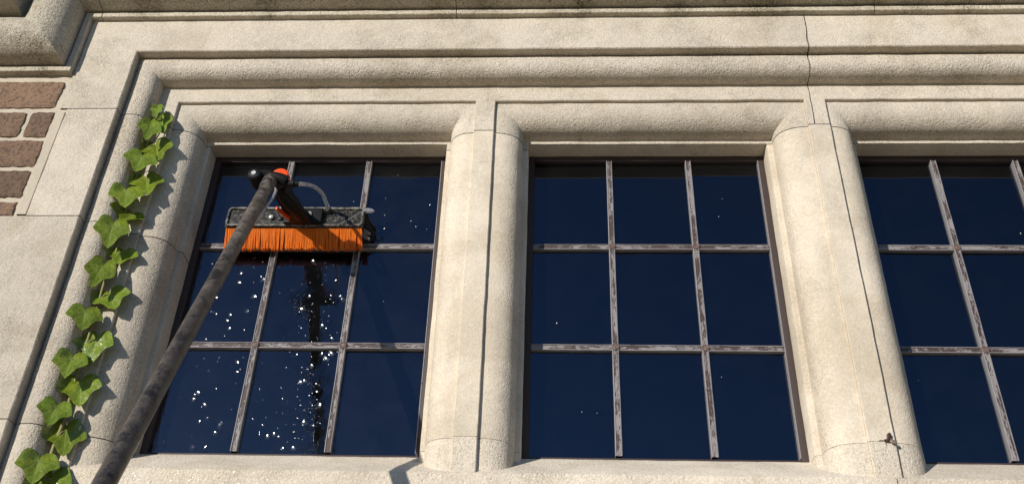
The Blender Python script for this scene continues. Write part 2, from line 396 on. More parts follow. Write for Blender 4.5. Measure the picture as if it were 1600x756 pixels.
# ------------------------------------------------------------------ setting: ground, dark room behind the glass
mesh_obj('ground', [(-300, -300, GROUND), (300, -300, GROUND), (300, 300, GROUND), (-300, 300, GROUND)], [(0, 1, 2, 3)], 'ground')['kind'] = 'structure'
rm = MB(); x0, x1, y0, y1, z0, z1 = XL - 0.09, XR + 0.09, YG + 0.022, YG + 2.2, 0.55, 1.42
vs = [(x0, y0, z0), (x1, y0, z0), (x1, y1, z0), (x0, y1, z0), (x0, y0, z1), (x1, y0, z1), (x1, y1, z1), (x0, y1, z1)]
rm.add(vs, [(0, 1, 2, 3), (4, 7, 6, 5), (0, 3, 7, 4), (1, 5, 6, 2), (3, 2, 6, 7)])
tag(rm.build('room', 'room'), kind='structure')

# ------------------------------------------------------------------ stone window surround
sur = empty('stone_window_surround', (0, F1, GROUND))
tag(sur, 'cream limestone mullioned window surround with rounded mouldings framing three lights', 'window surround', kind='thing')
def part(mb, name, mat, parent=None, smooth=32):
    o = mb.build(name, mat, None, smooth); p = parent or sur
    o.parent = p; o.matrix_parent_inverse = Matrix.Translation(p.location).inverted()
    return o

sL = (M1[1] - M1[0]) / O2; sR = (M1[3] - M1[2]) / O2; tL = (M2[1] - M2[0]) / O2; tR = (M2[3] - M2[2]) / O2
# left lintel: outer mouldings round the corner, inner mouldings of the first two lights
mb = MB()
sweep(mb, OP, [up_(XL, -1, JA + GAP), corner(XL, -1), lambda o: (JX, ZT + o)], edge=[(-1, crack(-1))])
sweep(mb, IP, [up_(XL, -1, JA + GAP), corner(XL, -1), corner(M1[0], 1, sL), up_(M1[0], 1, JM1 + GAP, sL)])
sweep(mb, IP, [up_(M1[3], -1, JM1 + GAP, sR), corner(M1[3], -1, sR), corner(M2[0], 1, tL), up_(M2[0], 1, JM2 + GAP, tL)])
e = 0.0012
flat(mb, XL - O4, XL - O2 - e, JA + GAP, ZT + O2 + e, F1)
flat(mb, XL - O4, JX, ZT + O2 + e, ZT + O4 + 0.0003, F1, edge=(-1, crack(-1)))
flat(mb, M1[1] + e, M1[2] - e, JM1 + GAP, ZT + O2 + e, F1)
flat(mb, M2[1] + e, JX, JM2 + GAP, ZT + O2 + e, F1, edge=(-1, crack(-1)))
part(mb, 'lintel_stone', 'ashlar')
# right lintel
mb = MB()
sweep(mb, OP, [lambda o: (JX, ZT + o), corner(XR, 1), up_(XR, 1, JA + GAP)], edge=[(0, crack(1))])
sweep(mb, IP, [up_(M2[3], -1, JM2 + GAP, tR), corner(M2[3], -1, tR), corner(XR, 1), up_(XR, 1, JA + GAP)])
flat(mb, JX, M2[2] - e, JM2 + GAP, ZT + O2 + e, F1, edge=(0, crack(1)))
flat(mb, JX, XR + O4, ZT + O2 + e, ZT + O4 + 0.0003, F1, edge=(0, crack(1)))
flat(mb, XR + O2 + e, XR + O4, JA + GAP, ZT + O2 + e, F1)
part(mb, 'lintel_stone', 'ashlar')
# jambs
def jamb(sx, x0, za, zb, out):
    mb = MB()
    sweep(mb, outer_profile(out), [up_(x0, sx, za), up_(x0, sx, zb)])
    zb2 = zb if zb > ZE else ZE
    if za > ZE:
        sweep(mb, IP, [up_(x0, sx, za), up_(x0, sx, zb2)])
        xs = sorted((x0 + sx * (O2 + e), x0 + sx * O4)); flat(mb, xs[0], xs[1], zb2, za, F1)
    part(mb, 'jamb_stone', 'ashlar')
for sx, xx, wide in ((-1, XL, 0.66), (1, XR, 0.42)):
    jamb(sx, xx, JA - GAP, JB + GAP, 0.2475)
    jamb(sx, xx, JB - GAP, JC + GAP, wide)
    jamb(sx, xx, JC - GAP, 0.335, 0.30)
# mullions and their stools
def mullion(m, za, zb, name, mat, sa, sb):
    mb = MB()
    sweep(mb, IP, [up_(m[0], 1, za, sa), up_(m[0], 1, zb, sa)])
    sweep(mb, IP, [up_(m[3], -1, za, sb), up_(m[3], -1, zb, sb)])
    flat(mb, m[1] + e, m[2] - e, zb, za, F1, .05)
    return mb
part(mullion(M1, JM1 - GAP, JS + 0.0003, '', '', sL, sR), 'mullion', 'mullion')
part(mullion(M2, JM2 - GAP, JS + 0.0003, '', '', tL, tR), 'mullion', 'mullion')
# sill: two stones, the stools of the mullions belong to them
def sill(xa, xb, m, sa, sb, split=None):
    mb = MB(); nx = int((xb - xa) / 0.014); rows = []; wear = []
    prof = [(YG + 0.02, ZS - 0.001), (YG, ZS - 0.001), (YG - 0.02, ZS - 0.0135), (YG - 0.05, ZS - 0.0335), (YG - 0.08, ZS - 0.053), (F1 + 0.003, ZE + 0.0015), (F1, ZE - 0.0012), (F1, ZE - 0.03), (F1, ZE - 0.07), (F1, ZE - 0.12), (F1, ZE - 0.20), (F1, ZE - 0.26)]
    for i in range(nx + 1):
        x = xa + (xb - xa) * i / nx
        rows.append([wob(Vector((x, y, z))) for y, z in prof]); wear += [0.55] * len(prof)
    mb.grid(rows, wear, flip=True)
    s2 = mullion(m, JS - 0.0003, ZE - 0.001, '', '', sa, sb); mb.add(s2.v, s2.f, [0.55] * len(s2.v))
    part(mb, 'sill_stone', 'gritty')
sill(XL - O4, 0.5015, M1, sL, sR)
sill(0.5027, XR + O4, M2, tL, tR)
# recessed mortar in the bed joints
def bed(prof, fx, z, parent=None):
    mb = MB(); P = [(o + 0.0012, y + 0.0016, 0) for o, y, w_ in prof]
    rows = [[Vector((fx(o), y, z + dz)) for o, y, w_ in P] for dz in (0.003, -0.003)]
    mb.grid(rows); part(mb, 'mortar_joint', 'joint')
fillet_l = [(O2, F1, 0), (O4, F1, 0)]
for sx, xx in ((-1, XL), (1, XR)):
    for z, out in ((JA, 0.247), (JB, 0.247), (JC, 0.30)):
        bed(IP[2:] + outer_profile(out)[:-2], lambda o: xx + sx * o, z)
for m, z, sa, sb in ((M1, JM1, sL, sR), (M2, JM2, tL, tR), (M1, JS, sL, sR), (M2, JS, tL, tR)):
    mb = MB()
    pl = [Vector((m[0] + (o + 0.0012) * sa, y + 0.0016, z)) for o, y, w_ in IP[2:]]; pr = [Vector((m[3] - (o + 0.0012) * sb, y + 0.0016, z)) for o, y, w_ in IP[2:]]
    P = pl + pr[::-1]; mb.grid([[p + Vector((0, 0, 0.003)) for p in P], [p - Vector((0, 0, 0.003)) for p in P]]); part(mb, 'mortar_joint', 'joint')
mb = MB(); P = [Vector((JX, y + 0.004, ZT + o + 0.003)) for o, y, w_ in OP[:-2]]
P = [Vector((JX, F1 + 0.004, ZT)), Vector((JX, F1 + 0.004, ZT + O4))] + P
mb.grid([[p + Vector((-0.012, 0, 0)) for p in P], [p + Vector((0.012, 0, 0)) for p in P]]); part(mb, 'mortar_joint', 'joint')

# ------------------------------------------------------------------ hood mould above
hood = empty('hood_mould', (0, F0, 1.386))
tag(hood, 'weathered stone drip mould above the windows stepping down at the left', 'drip mould', kind='thing')
XV, ZL, ZH = -0.962, 1.386, 1.539
HP = [(0.0, F0 + 0.01, .2), (0.0, F0 - 0.0105, .2), (0.001, F0 - 0.012, .2), (0.0115, F0 - 0.012, .2), (0.0125, F0 - 0.011, .2), (0.0125, F0 - 0.003, .2), (0.0155, F0 - 0.003, .3)]
for k in range(0, 19):
    a = R(-80 + 176 * k / 18)
    HP.append((0.066 + 0.050 * math.sin(a), F0 - 0.022 - 0.052 * math.cos(a), 1.0 if k < 7 else .7))
HP += [(0.118, F0 - 0.060, .3), (0.118, F0 - 0.098, .3), (0.120, F0 - 0.100, .3), (0.155, F0 - 0.100, .3), (0.20, F0 - 0.098, .3), (0.24, F0 - 0.05, .3), (0.26, F0 + 0.01, .3)]
hs = [lambda o: (-1.75, ZL + o), lambda o: (XV - o, ZL + o), lambda o: (XV - o, ZH + o)]
def hx(x): return lambda o: (x, ZH + o)
mb = MB(); sweep(mb, HP, [hs[0], lambda o: (XV - o, ZL + o), lambda o: (XV - o, ZH + o), hx(-0.9415)]); part(mb, 'moulding_stone', 'hood', hood)
mb = MB(); sweep(mb, HP, [hx(-0.9398), hx(-0.2110)]); part(mb, 'moulding_stone', 'hood', hood)
mb = MB(); sweep(mb, HP, [hx(-0.2094), hx(0.62)]); part(mb, 'moulding_stone', 'hood', hood)
mb = MB(); sweep(mb, HP, [hx(0.6216), hx(1.75)]); part(mb, 'moulding_stone', 'hood', hood)
for xj in (-0.9406, -0.2102, 0.6208):
    mb = MB(); mb.grid([[Vector((xj + d, y + 0.0025, ZH + o + 0.001)) for o, y, w_ in HP] for d in (-0.004, 0.004)]); part(mb, 'mortar_joint', 'joint', hood)

# ------------------------------------------------------------------ brick wall at the left, with its mortar and the wall body behind
bw = empty('brick_wall', (-1.2, F0, GROUND))
tag(bw, 'rough brown brick wall with pale mortar left of the stone window', 'brick wall', kind='thing')
mb = MB()
YM = F0 + 0.004
for (xa, xb, za, zb) in ((-1.75, -0.945, JB - 0.002, 1.62), (-1.75, XL - 0.655, 0.30, JB - 0.002), (XR + 0.24, 1.75, 0.30, 1.60), (-1.75, 1.75, GROUND, 0.345)):
    nx, nz = max(1, int((xb - xa) / 0.012)), max(1, int((zb - za) / 0.012))
    if za < 0: nx, nz = 30, 20
    rows = [[Vector((xa + (xb - xa) * j / nx, YM, za + (zb - za) * i / nz)) for j in range(nx + 1)] for i in range(nz + 1)]
    rows = [[p + Vector((0, 0.0022 * noise.noise(p * 70), 0)) for p in r] for r in rows]
    mb.grid(rows)
part(mb, 'mortar_bed', 'mortar', bw, 60)
# wide pale pointing between bricks and ashlar
mb = MB(); rows = []
for i in range(19):
    z = JB + 0.003 + (JA - JB - 0.012) * i / 18; n1 = 0.0016 * noise.noise(Vector((z * 50, 0, 0))); n2 = 0.0016 * noise.noise(Vector((z * 60, 5, 0)))
    rows.append([Vector((-0.9660 + n1, F0 + 0.006, z)), Vector((-0.9635 + n1, F0 - 0.0005, z)), Vector((-0.9475 + n2 * 0.3, F0 - 0.0003, z)), Vector((-0.9460, F0 + 0.003, z))])
mb.grid(rows, flip=True); part(mb, 'pointing', 'mortar', bw, 40)
def brick(x0, x1, z0, z1, sd):
    nx, nz = max(3, int((x1 - x0) / 0.006)), max(3, int((z1 - z0) / 0.006)); rows = []; sv = Vector((sd * 7.1, sd * 3.3, 0))
    for i in range(-1, nz + 2):
        row = []
        for j in range(-1, nx + 2):
            cx, cz = min(max(j, 0), nx), min(max(i, 0), nz)
            p = Vector((x0 + (x1 - x0) * cx / nx, F0 + 0.0005, z0 + (z1 - z0) * cz / nz))
            ex = cx in (0, nx); ez = cz in (0, nz)
            q = p + sv
            p.y += 0.0016 * noise.noise(q * 60) + (0.0010 if ex or ez else 0) + (0.0015 if ex and ez else 0)
            if ex: p.x += 0.0012 * noise.noise(q * 45 + Vector((0, 0, 4))) + 0.0024 * noise.noise(q * 130 + Vector((0, 0, 4)))
            if ez: p.z += 0.0009 * noise.noise(q * 45 + Vector((0, 8, 4))) + 0.0022 * noise.noise(q * 130 + Vector((0, 8, 4)))
            if i < 0 or i > nz or j < 0 or j > nx: p.y = F0 + 0.02
            row.append(p)
        rows.append(row)
    mb = MB(); mb.grid(rows, flip=True); part(mb, 'brick', 'brick', bw, 50)
courses = [(1.300, 1.368), (1.2265, 1.2870), (1.1540, 1.2160), (1.0820, 1.1430), (1.0415, 1.0700)]
ends = [-0.973, -0.9705, -0.9690, -0.9700, -0.9735]
joints = [[-1.196, -1.420], [-1.018, -1.126, -1.350, -1.458], [-1.194, -1.420], [-1.052, -1.160, -1.384], [-1.180, -1.405]]
sd = 1
for (za, zb), xe, js in zip(courses, ends, joints):
    x = xe
    for j in js + [-1.64]:
        brick(j + 0.0055, x, za, zb, sd); x = j - 0.0055; sd += 1

# ------------------------------------------------------------------ leaded casements
def bar(name, axis, c, a, b, half, depth, mat, parent):
    """one glazing bar: a shallow channel with raised lips; axis 'x' or 'z'; c = fixed coordinate"""
    prof = [(-half, 0.004), (-half, -depth), (-half + 0.0013, -depth - 0.0004), (-half + 0.0019, -depth + 0.0009), (half - 0.0019, -depth + 0.0009), (half - 0.0013, -depth - 0.0004), (half, -depth), (half, 0.004)]
    n = max(2, int(abs(b - a) / 0.02)); rows = []
    for i in range(n + 1):
        s = a + (b - a) * i / n; row = []
        for k, (u, y) in enumerate(prof):
            wv = 0.0005 * noise.noise(Vector((s * 30, c * 20, k * 0.3))); wy = 0.0004 * noise.noise(Vector((s * 40, c * 17, 5)))
            row.append(Vector((c + u + wv, YG + y + wy, s)) if axis == 'z' else Vector((s, YG + y + wy, c + u + wv)))
        rows.append(row)
    mb = MB(); mb.grid(rows, [1.0, 1.0, 1.0, 0.0, 0.0, 1.0, 1.0, 1.0] * (n + 1), flip=(axis == 'x'))
    o = mb.build(name, mat, None, 40); o.parent = parent; o.matrix_parent_inverse = Matrix.Translation(parent.location).inverted()
    return o
def window(xa, xb, bars, label, glass, seed):
    rg = random.Random(seed)
    wn = empty('leaded_window', ((xa + xb) / 2, YG, ZS)); tag(wn, label, 'window', 'leaded windows', 'thing')
    P = lambda mb, n, m, s=40: part(mb, n, m, wn, s)
    fw = 0.0118; yf = YG - 0.009
    # frame: four members
    for a, b in (((xa - 0.012, yf, ZS - 0.012), (xa + fw, YG + 0.008, ZT + 0.01)), ((xb - fw, yf, ZS - 0.012), (xb + 0.012, YG + 0.008, ZT + 0.01)),
                 ((xa + fw, yf + 0.0005, ZT - fw), (xb - fw, YG + 0.008, ZT + 0.01)), ((xa + fw, yf + 0.0005, ZS - 0.012), (xb - fw, YG + 0.008, ZS - 0.003))):
        mb = MB(); mb.box(a, b, 0.0012); P(mb, 'frame', 'frame')
    xs = [xa + fw] + bars + [xb - fw]; zs = [ZS - 0.002, 0.8670, 1.0815, ZT - fw]
    hw = 0.0054
    for a, b in (((xb - fw - 0.0013, yf - 0.0006, ZS), (xb - fw, YG + 0.002, ZT - fw)),):
        mb = MB(); mb.box(a, b); mb.w = [1.0] * len(mb.v); P(mb, 'glazing_bead', 'bar')
    mb = MB()
    for k in range(7):
        px_, pz_ = rg.uniform(xa + 0.03, xb - 0.03), rg.uniform(ZS + 0.02, ZT - 0.03); r_ = rg.uniform(0.0004, 0.0010)
        if min(abs(px_ - q_) for q_ in bars) > 0.012: mb.ball((px_, YG - 0.0004, pz_), r_, 1, (1, 0.25, rg.uniform(0.8, 2.2)))
    sk = P(mb, 'dried_specks', 'wbristle', 80); sk['kind'] = 'stuff'
    for i in range(3):
        for j in range(3):
            x0, x1, z0, z1 = xs[i], xs[i + 1], zs[j], zs[j + 1]
            tx, tz = rg.uniform(-1, 1) * 0.010, rg.uniform(-1, 1) * 0.010; cx, cz = (x0 + x1) / 2, (z0 + z1) / 2
            mb = MB(); n = 6
            mb.grid([[Vector((x0 + (x1 - x0) * a / n, YG + tx * (x0 + (x1 - x0) * a / n - cx) + tz * (z0 + (z1 - z0) * b / n - cz), z0 + (z1 - z0) * b / n)) for a in range(n + 1)] for b in range(n + 1)])
            P(mb, 'pane', glass, 80)
    for x in bars: bar('upright_bar', 'z', x, ZS + 0.001, ZT - fw + 0.002, hw, 0.0085, 'barv', wn)
    for z in zs[1:3]:
        for i in range(3): bar('cross_bar', 'x', z, xs[i] + (hw if i else -0.001), xs[i + 1] - (hw if i < 2 else -0.001), 0.0056, 0.0070, 'bar', wn)
        for x in bars:
            mb = MB(); pr = [(0.0, -0.0098), (0.0032, -0.0098), (0.0040, -0.0090), (0.0048, -0.0099), (0.0060, -0.0099), (0.0070, -0.0090), (0.0073, -0.004)]
            rows = [[Vector((x + r_ * math.cos(a), YG + y, z + r_ * math.sin(a))) for r_, y in pr] for a in [2 * math.pi * k / 18 for k in range(19)]]
            mb.grid(rows); P(mb, 'rosette', 'rosette')
    return wn
window(XL, M1[0], [-0.5411, -0.3834], 'wet leaded window with droplets, being scrubbed by the orange brush', 'wet_glass', 3)
window(M1[3], M2[0], [0.0967, 0.2523], 'dry dark nine-pane leaded window between the two stone mullions', 'glass', 4)
window(M2[3], XR, [0.7288, 0.8860], 'dark leaded window at the right edge, cut off by the picture', 'glass', 5)

# ------------------------------------------------------------------ water drops on the first window and its sill
DROPS = [(-0.6,1.023),(-0.599,1.002),(-0.559,1.015),(-0.555,1.008),(-0.566,0.971),(-0.601,0.933),(-0.573,0.94),(-0.627,0.933),(-0.598,0.902),(-0.57,0.901),(-0.604,0.921),(-0.637,0.883),(-0.634,0.969),(-0.621,0.865),(-0.637,0.869),(-0.6,0.868),(-0.579,1.058),(-0.466,1.053),(-0.416,1.008),(-0.422,0.975),(-0.404,0.974),(-0.397,0.965),(-0.469,0.946),(-0.475,0.939),(-0.466,0.905),(-0.407,0.884),(-0.43,0.91),(-0.422,0.906),(-0.462,0.973),(-0.641,0.826),(-0.618,0.818),(-0.57,0.836),(-0.567,0.816),(-0.597,0.783),(-0.633,0.77),(-0.628,0.774),(-0.634,0.76),(-0.602,0.727),(-0.614,0.72),(-0.575,0.717),(-0.577,0.711),(-0.582,0.7),(-0.612,0.751),(-0.477,0.765),(-0.466,0.851),(-0.436,0.829),(-0.419,0.792),(-0.413,0.752),(-0.417,0.715),(-0.433,0.719),(-0.473,0.695),(-0.491,0.693),(-0.506,0.698),(-0.463,0.674),(-0.444,0.674),(-0.593,0.676),(-0.595,0.672),(-0.67,0.683),(-0.616,0.672),(-0.481,0.698),(-0.408,0.851),(-0.422,0.851),(-0.412,0.844),(-0.405,0.854),(-0.451,0.797),(-0.444,0.799),(-0.42,0.779),(-0.424,0.752)]
DROPS2 = [(-0.347,1.263),(-0.33,1.252),(-0.324,1.259),(-0.366,1.241),(-0.342,1.2),(-0.302,1.151),(-0.288,1.145),(-0.273,1.14),(-0.276,1.131),(-0.255,1.127),(-0.254,1.185),(-0.25,1.169),(-0.34,1.159),(-0.333,1.142),(-0.337,1.127),(-0.317,1.175)]
def drop(mb, c, a, slope, normal=Vector((0, -1, 0)), stretch=1.0, rg=random, lean=None):
    """a shallow cap of water; lean tilts the cap so the sun glints towards the camera"""
    n0 = normal; nn = (lean if lean is not None else normal).normalized()
    t1 = nn.orthogonal().normalized(); t2 = nn.cross(t1)
    if abs(t1.z) > abs(t2.z): t1, t2 = t2, t1
    Rr = a / math.sin(slope); rows = []; n = 14; ph = rg.uniform(0, 6)
    for k in range(7):
        th = slope * k / 6; rr = Rr * math.sin(th); hh = Rr * (math.cos(th) - math.cos(slope))
        rows.append([Vector(c) + (t1 * math.cos(2 * math.pi * j / n) + t2 * stretch * math.sin(2 * math.pi * j / n)) * rr * (1 + 0.14 * math.sin(2 * 2 * math.pi * j / n + ph) * k / 6) + nn * hh for j in range(n + 1)])
    lift = max(0.0, max(-(p - Vector(c)).dot(n0) for p in rows[-1]))
    rows = [[p + n0 * lift for p in r] for r in rows]
    rows.append([p - n0 * ((p - Vector(c)).dot(n0)) + (p - Vector(c)) * 0.05 for p in rows[-1]])
    mb.grid(rows)
rg = random.Random(11); mb = MB()
for x, z in DROPS:
    drop(mb, (x + 0.001, YG - 0.0004, z), rg.choice((0.0016, 0.0022, 0.0028, 0.0036, 0.0046)) * rg.uniform(0.85, 1.15), rg.uniform(0.12, 0.22), stretch=rg.uniform(1.0, 1.4), rg=rg, lean=Vector((-0.22 + rg.gauss(0, 0.05), -1, -0.18 + rg.gauss(0, 0.05))))  # lean aimed midway between sun and eye, shaping these drops to glint
for x, z in DROPS2[::2]: drop(mb, (x, YG - 0.0004, z), rg.uniform(0.0009, 0.0019), rg.uniform(0.16, 0.30), rg=rg, lean=Vector((-0.235 + rg.gauss(0, 0.04), -1, -0.24 + rg.gauss(0, 0.04))))
for k in range(160):                                     # fine spatter round the scrubbed column
    if k % 3: x, z = rg.gauss(-0.435, 0.028), rg.uniform(0.67, 1.05)
    else: x, z = rg.uniform(-0.67, -0.39), rg.uniform(0.67, 1.05)
    if -0.685 < x < -0.24: drop(mb, (x, YG - 0.0003, z), rg.uniform(0.0006, 0.0019), rg.uniform(0.35, 0.8), stretch=rg.uniform(1, 2.2), rg=rg)
for k in range(40): drop(mb, (rg.uniform(-0.67, -0.25), YG - 0.0003, rg.uniform(1.10, 1.28)), rg.uniform(0.0006, 0.0014), rg.uniform(0.3, 0.6), rg=rg)
o = mb.build('water_droplets', 'water', None, 80); tag(o, 'water droplets glinting on the wet panes of the brushed window', 'water', kind='stuff')
mb = MB()
nsl = Vector((0, -(ZS - ZE), (YG - F1))).normalized()
for k in range(150):
    x = rg.gauss(-0.56, 0.06); f = rg.random(); p = Vector((x, YG + (F1 - YG) * f, ZS + (ZE - ZS) * f - 0.001)) + nsl * 0.0002
    if k % 2: p = Vector((x, F1 - 0.0002, ZE - 0.001 - rg.random() * 0.03)); nn = Vector((0, -1, 0))
    else: nn = nsl
    drop(mb, p, rg.uniform(0.0010, 0.0028), rg.uniform(0.35, 0.8), nn, rg=rg)
o = mb.build('sill_droplets', 'water', None, 80); tag(o, 'tiny water beads sparkling on the stone sill below the wet window', 'water', kind='stuff')

# ------------------------------------------------------------------ ivy
LEAVES = [((-0.7662,1.378,1.2862),(-0.7618,1.366,1.2491),.025),((-0.7508,1.378,1.2632),(-0.7294,1.366,1.2093),.044),((-0.7671,1.378,1.2439),(-0.7625,1.366,1.1922),.046),((-0.7467,1.378,1.1948),(-0.7225,1.366,1.1448),.060),((-0.7652,1.378,1.1671),(-0.7614,1.366,1.1165),.065),((-0.7454,1.378,1.1159),(-0.7232,1.366,1.0657),.067),((-0.7747,1.378,1.0881),(-0.7577,1.366,1.0345),.063),((-0.7531,1.378,1.0352),(-0.7566,1.366,1.004),.064),((-0.7777,1.378,1.0114),(-0.7684,1.366,0.9514),.068),((-0.7462,1.378,0.9558),(-0.7447,1.366,0.9162),.060),((-0.774,1.378,0.9267),(-0.7739,1.366,0.8677),.060),((-0.7457,1.378,0.8705),(-0.7219,1.366,0.8298),.065),((-0.7771,1.378,0.8355),(-0.7676,1.366,0.7887),.062),((-0.7437,1.378,0.784),(-0.7393,1.366,0.7288),.061),((-0.7759,1.378,0.7499),(-0.7692,1.366,0.705),.062),((-0.7474,1.378,0.7047),(-0.7325,1.366,0.6552),.067),((-0.7754,1.378,0.6649),(-0.7707,1.366,0.6199),.065),((-0.7491,1.378,0.6267),(-0.7355,1.366,0.5743),.067),((-0.777,1.378,0.5788),(-0.7688,1.366,0.5322),.068),((-0.7465,1.378,0.5492),(-0.7362,1.366,0.4944),.063)]
STEM = [(-0.7760,1.422,1.300),(-0.7827,1.430,1.2435),(-0.7853,1.432,1.1694),(-0.7833,1.430,1.1044),(-0.7836,1.432,1.0463),(-0.7787,1.432,0.9835),(-0.7813,1.430,0.9297),(-0.7811,1.432,0.8676),(-0.7797,1.432,0.8154),(-0.7785,1.430,0.758),(-0.7792,1.432,0.7096),(-0.777,1.432,0.6596),(-0.7794,1.430,0.6166),(-0.7797,1.432,0.5749),(-0.7774,1.432,0.5198),(-0.779,1.432,0.36)]
STEM = [(x * 1.012, y, z * 1.012) for x, y, z in STEM]
ivy = empty('ivy_vine', (-0.778, 1.41, 0.36)); tag(ivy, 'green ivy shoot climbing the stone jamb left of the wet window', 'ivy', kind='thing')
sp = smoothpath(STEM, 5); mb = MB()
mb.tube(sp, [0.0013 + 0.0022 * i / (len(sp) - 1) for i in range(len(sp))], 8); part(mb, 'stem', 'stem', ivy, 60)
_prof = sorted([(o, y) for o, y, w_ in IP if o > 0] + [(o, y) for o, y, w_ in OP if o <= O5])
def surface(x):
    o = XL - x
    for (a, ya), (b, yb) in zip(_prof[:-1], _prof[1:]):
        if a <= o <= b: return ya + (yb - ya) * (o - a) / max(1e-6, b - a)
    return F0 if o > O5 else YA
def leaf_outline(rg):
    # angle from the tip direction, radius; five shallow lobes with a notch at the petiole
    key = [(0, 1.0), (14, 0.86), (30, 0.66), (44, 0.64), (58, 0.74), (68, 0.79), (80, 0.70), (98, 0.60), (118, 0.585), (136, 0.52), (152, 0.42), (166, 0.27), (178, 0.10)]
    f = rg.uniform(0.92, 1.08); g = rg.uniform(0.90, 1.06)
    return [(a, r_ * (f if 40 < a < 100 else 1) * (g if a > 100 else 1)) for a, r_ in key]
def leaf(base, tip, width, i):
    rg = random.Random(50 + i); b = Vector(base); tp = Vector(tip)
    left = (i % 2 == 0)
    kk = (1.4125 if left else 1.434) / 1.378; b *= kk; tp *= kk; width *= kk * (rg.uniform(0.80, 0.96) if left else rg.uniform(0.90, 1.06))
    b.y += rg.uniform(-0.003, 0.003); tp.y += rg.uniform(-0.008, 0.004); tp = b + (tp - b) * (rg.uniform(0.76, 0.90) if left else rg.uniform(0.80, 0.95))
    v = (tp - b); ln = v.length; v.normalize()
    face = Vector((rg.uniform(0.34, 0.52) if left else rg.uniform(0.05, 0.25), -1, rg.uniform(0.0, 0.35)))
    nrm = (face - v * face.dot(v)).normalized(); u = v.cross(nrm).normalized()
    if u.x < 0: u = -u
    ol = leaf_outline(rg); half = [(math.sin(R(a)) * r_, math.cos(R(a)) * r_) for a, r_ in ol]
    wmax = max(h[0] for h in half); kx = width / 2 / wmax; ky = ln
    fold = rg.uniform(0.10, 0.24) if left else rg.uniform(0.12, 0.26); curl = rg.uniform(0.15, 0.35); sagl = rg.uniform(-0.05, 0.12); tw = rg.uniform(-0.15, 0.15)
    NR = 6; verts = []; uvs = []; faces = []
    ring = [(-x, y) for x, y in half[::-1][:-1]] + half
    pts = [(0.0, 0.0)]
    for k in range(1, NR + 1):
        for x, y in ring: pts.append((x * k / NR, y * k / NR))
    for x, y in pts:
        X = x * kx; Y = y * ky; ax = abs(X)
        h = fold * ax - 9.0 * curl * ax * ax - 2.2 * curl * (Y ** 2) + tw * X + sagl * Y * (1 if X > 0 else -0.4) * 0.5
        h += 0.0012 * math.sin(X * 190 + i) * math.cos(Y * 150 + i * 2)
        p = b + u * X + v * Y + nrm * h; p.y = min(p.y, surface(p.x) - 0.003)   # leaves lie on the stone, never in it
        verts.append(p); uvs.append((x, y))
    m = len(ring)
    for j in range(m - 1): faces.append((0, 1 + j, 2 + j))
    for k in range(1, NR):
        for j in range(m - 1):
            a_ = 1 + (k - 1) * m + j; c_ = 1 + k * m + j; faces.append((a_, c_, c_ + 1, a_ + 1))
    me = bpy.data.meshes.new('leaf'); me.from_pydata(verts, [], faces); me.update(); me.shade_smooth()
    ul = me.uv_layers.new(name='leaf')
    for lp in me.loops: ul.data[lp.index].uv = uvs[lp.vertex_index]
    at = me.attributes.new('young', 'FLOAT', 'POINT'); yv = 0.75 if i == 0 else (0.35 if i < 3 else 0.0); at.data.foreach_set('value', [yv] * len(verts))
    me.materials.append(M['leaf'])
    o = link(bpy.data.objects.new('leaf', me)); o.parent = ivy; o.matrix_parent_inverse = Matrix.Translation(ivy.location).inverted()
    # petiole from the stem
    sz = min(sp, key=lambda q: abs(q.z - (b.z - 0.018)))
    mid = (Vector(sz) + b) / 2 + Vector((0, -0.003, 0.004)); pb = MB(); pb.tube(smoothpath([sz, mid, b], 4), 0.0010, 6)
    q = pb.build('petiole', 'stem', None, 60); q.parent = o
for i, (b_, t_, w_) in enumerate(LEAVES): leaf(b_, t_, w_, i)
leaf((-0.770, 1.386, 1.300), (-0.757, 1.374, 1.276), 0.030, 40)

# ------------------------------------------------------------------ water-fed brush on its pole
PD = Vector((0.0656, -0.4974, -0.865)).normalized(); PT = Vector((-0.5060, 1.3500, 1.0950))
br = empty('window_cleaning_brush', PT + PD * 3.1)
tag(br, 'orange-bristled water-fed brush on a scuffed black pole scrubbing the window', 'brush')
B_ = lambda mb, n, m, s=40, p=None: part(mb, n, m, br, s)
def sub(mb, n, m, parent_obj, s=40):
    o = mb.build(n, m, None, s); o.parent = parent_obj; return o
mb = MB(); Lp = (PT.z - GROUND) / -PD.z
mb.tube([PT + PD * (0.030 + (Lp - 0.03) * k / 60) for k in range(61)], [0.0110 + 0.0006 * min(1.0, (Lp * k / 60) / 0.84) for k in range(61)], 24); B_(mb, 'pole', 'pole')
# socket at the head of the pole
mb = MB(); mb.tube([PT + PD * d for d in (0.046, 0.044, 0.012, 0.002, -0.004, -0.006)], [0.0114, 0.0128, 0.0128, 0.0124, 0.010, 0.005], 20); B_(mb, 'pole_socket', 'pole')
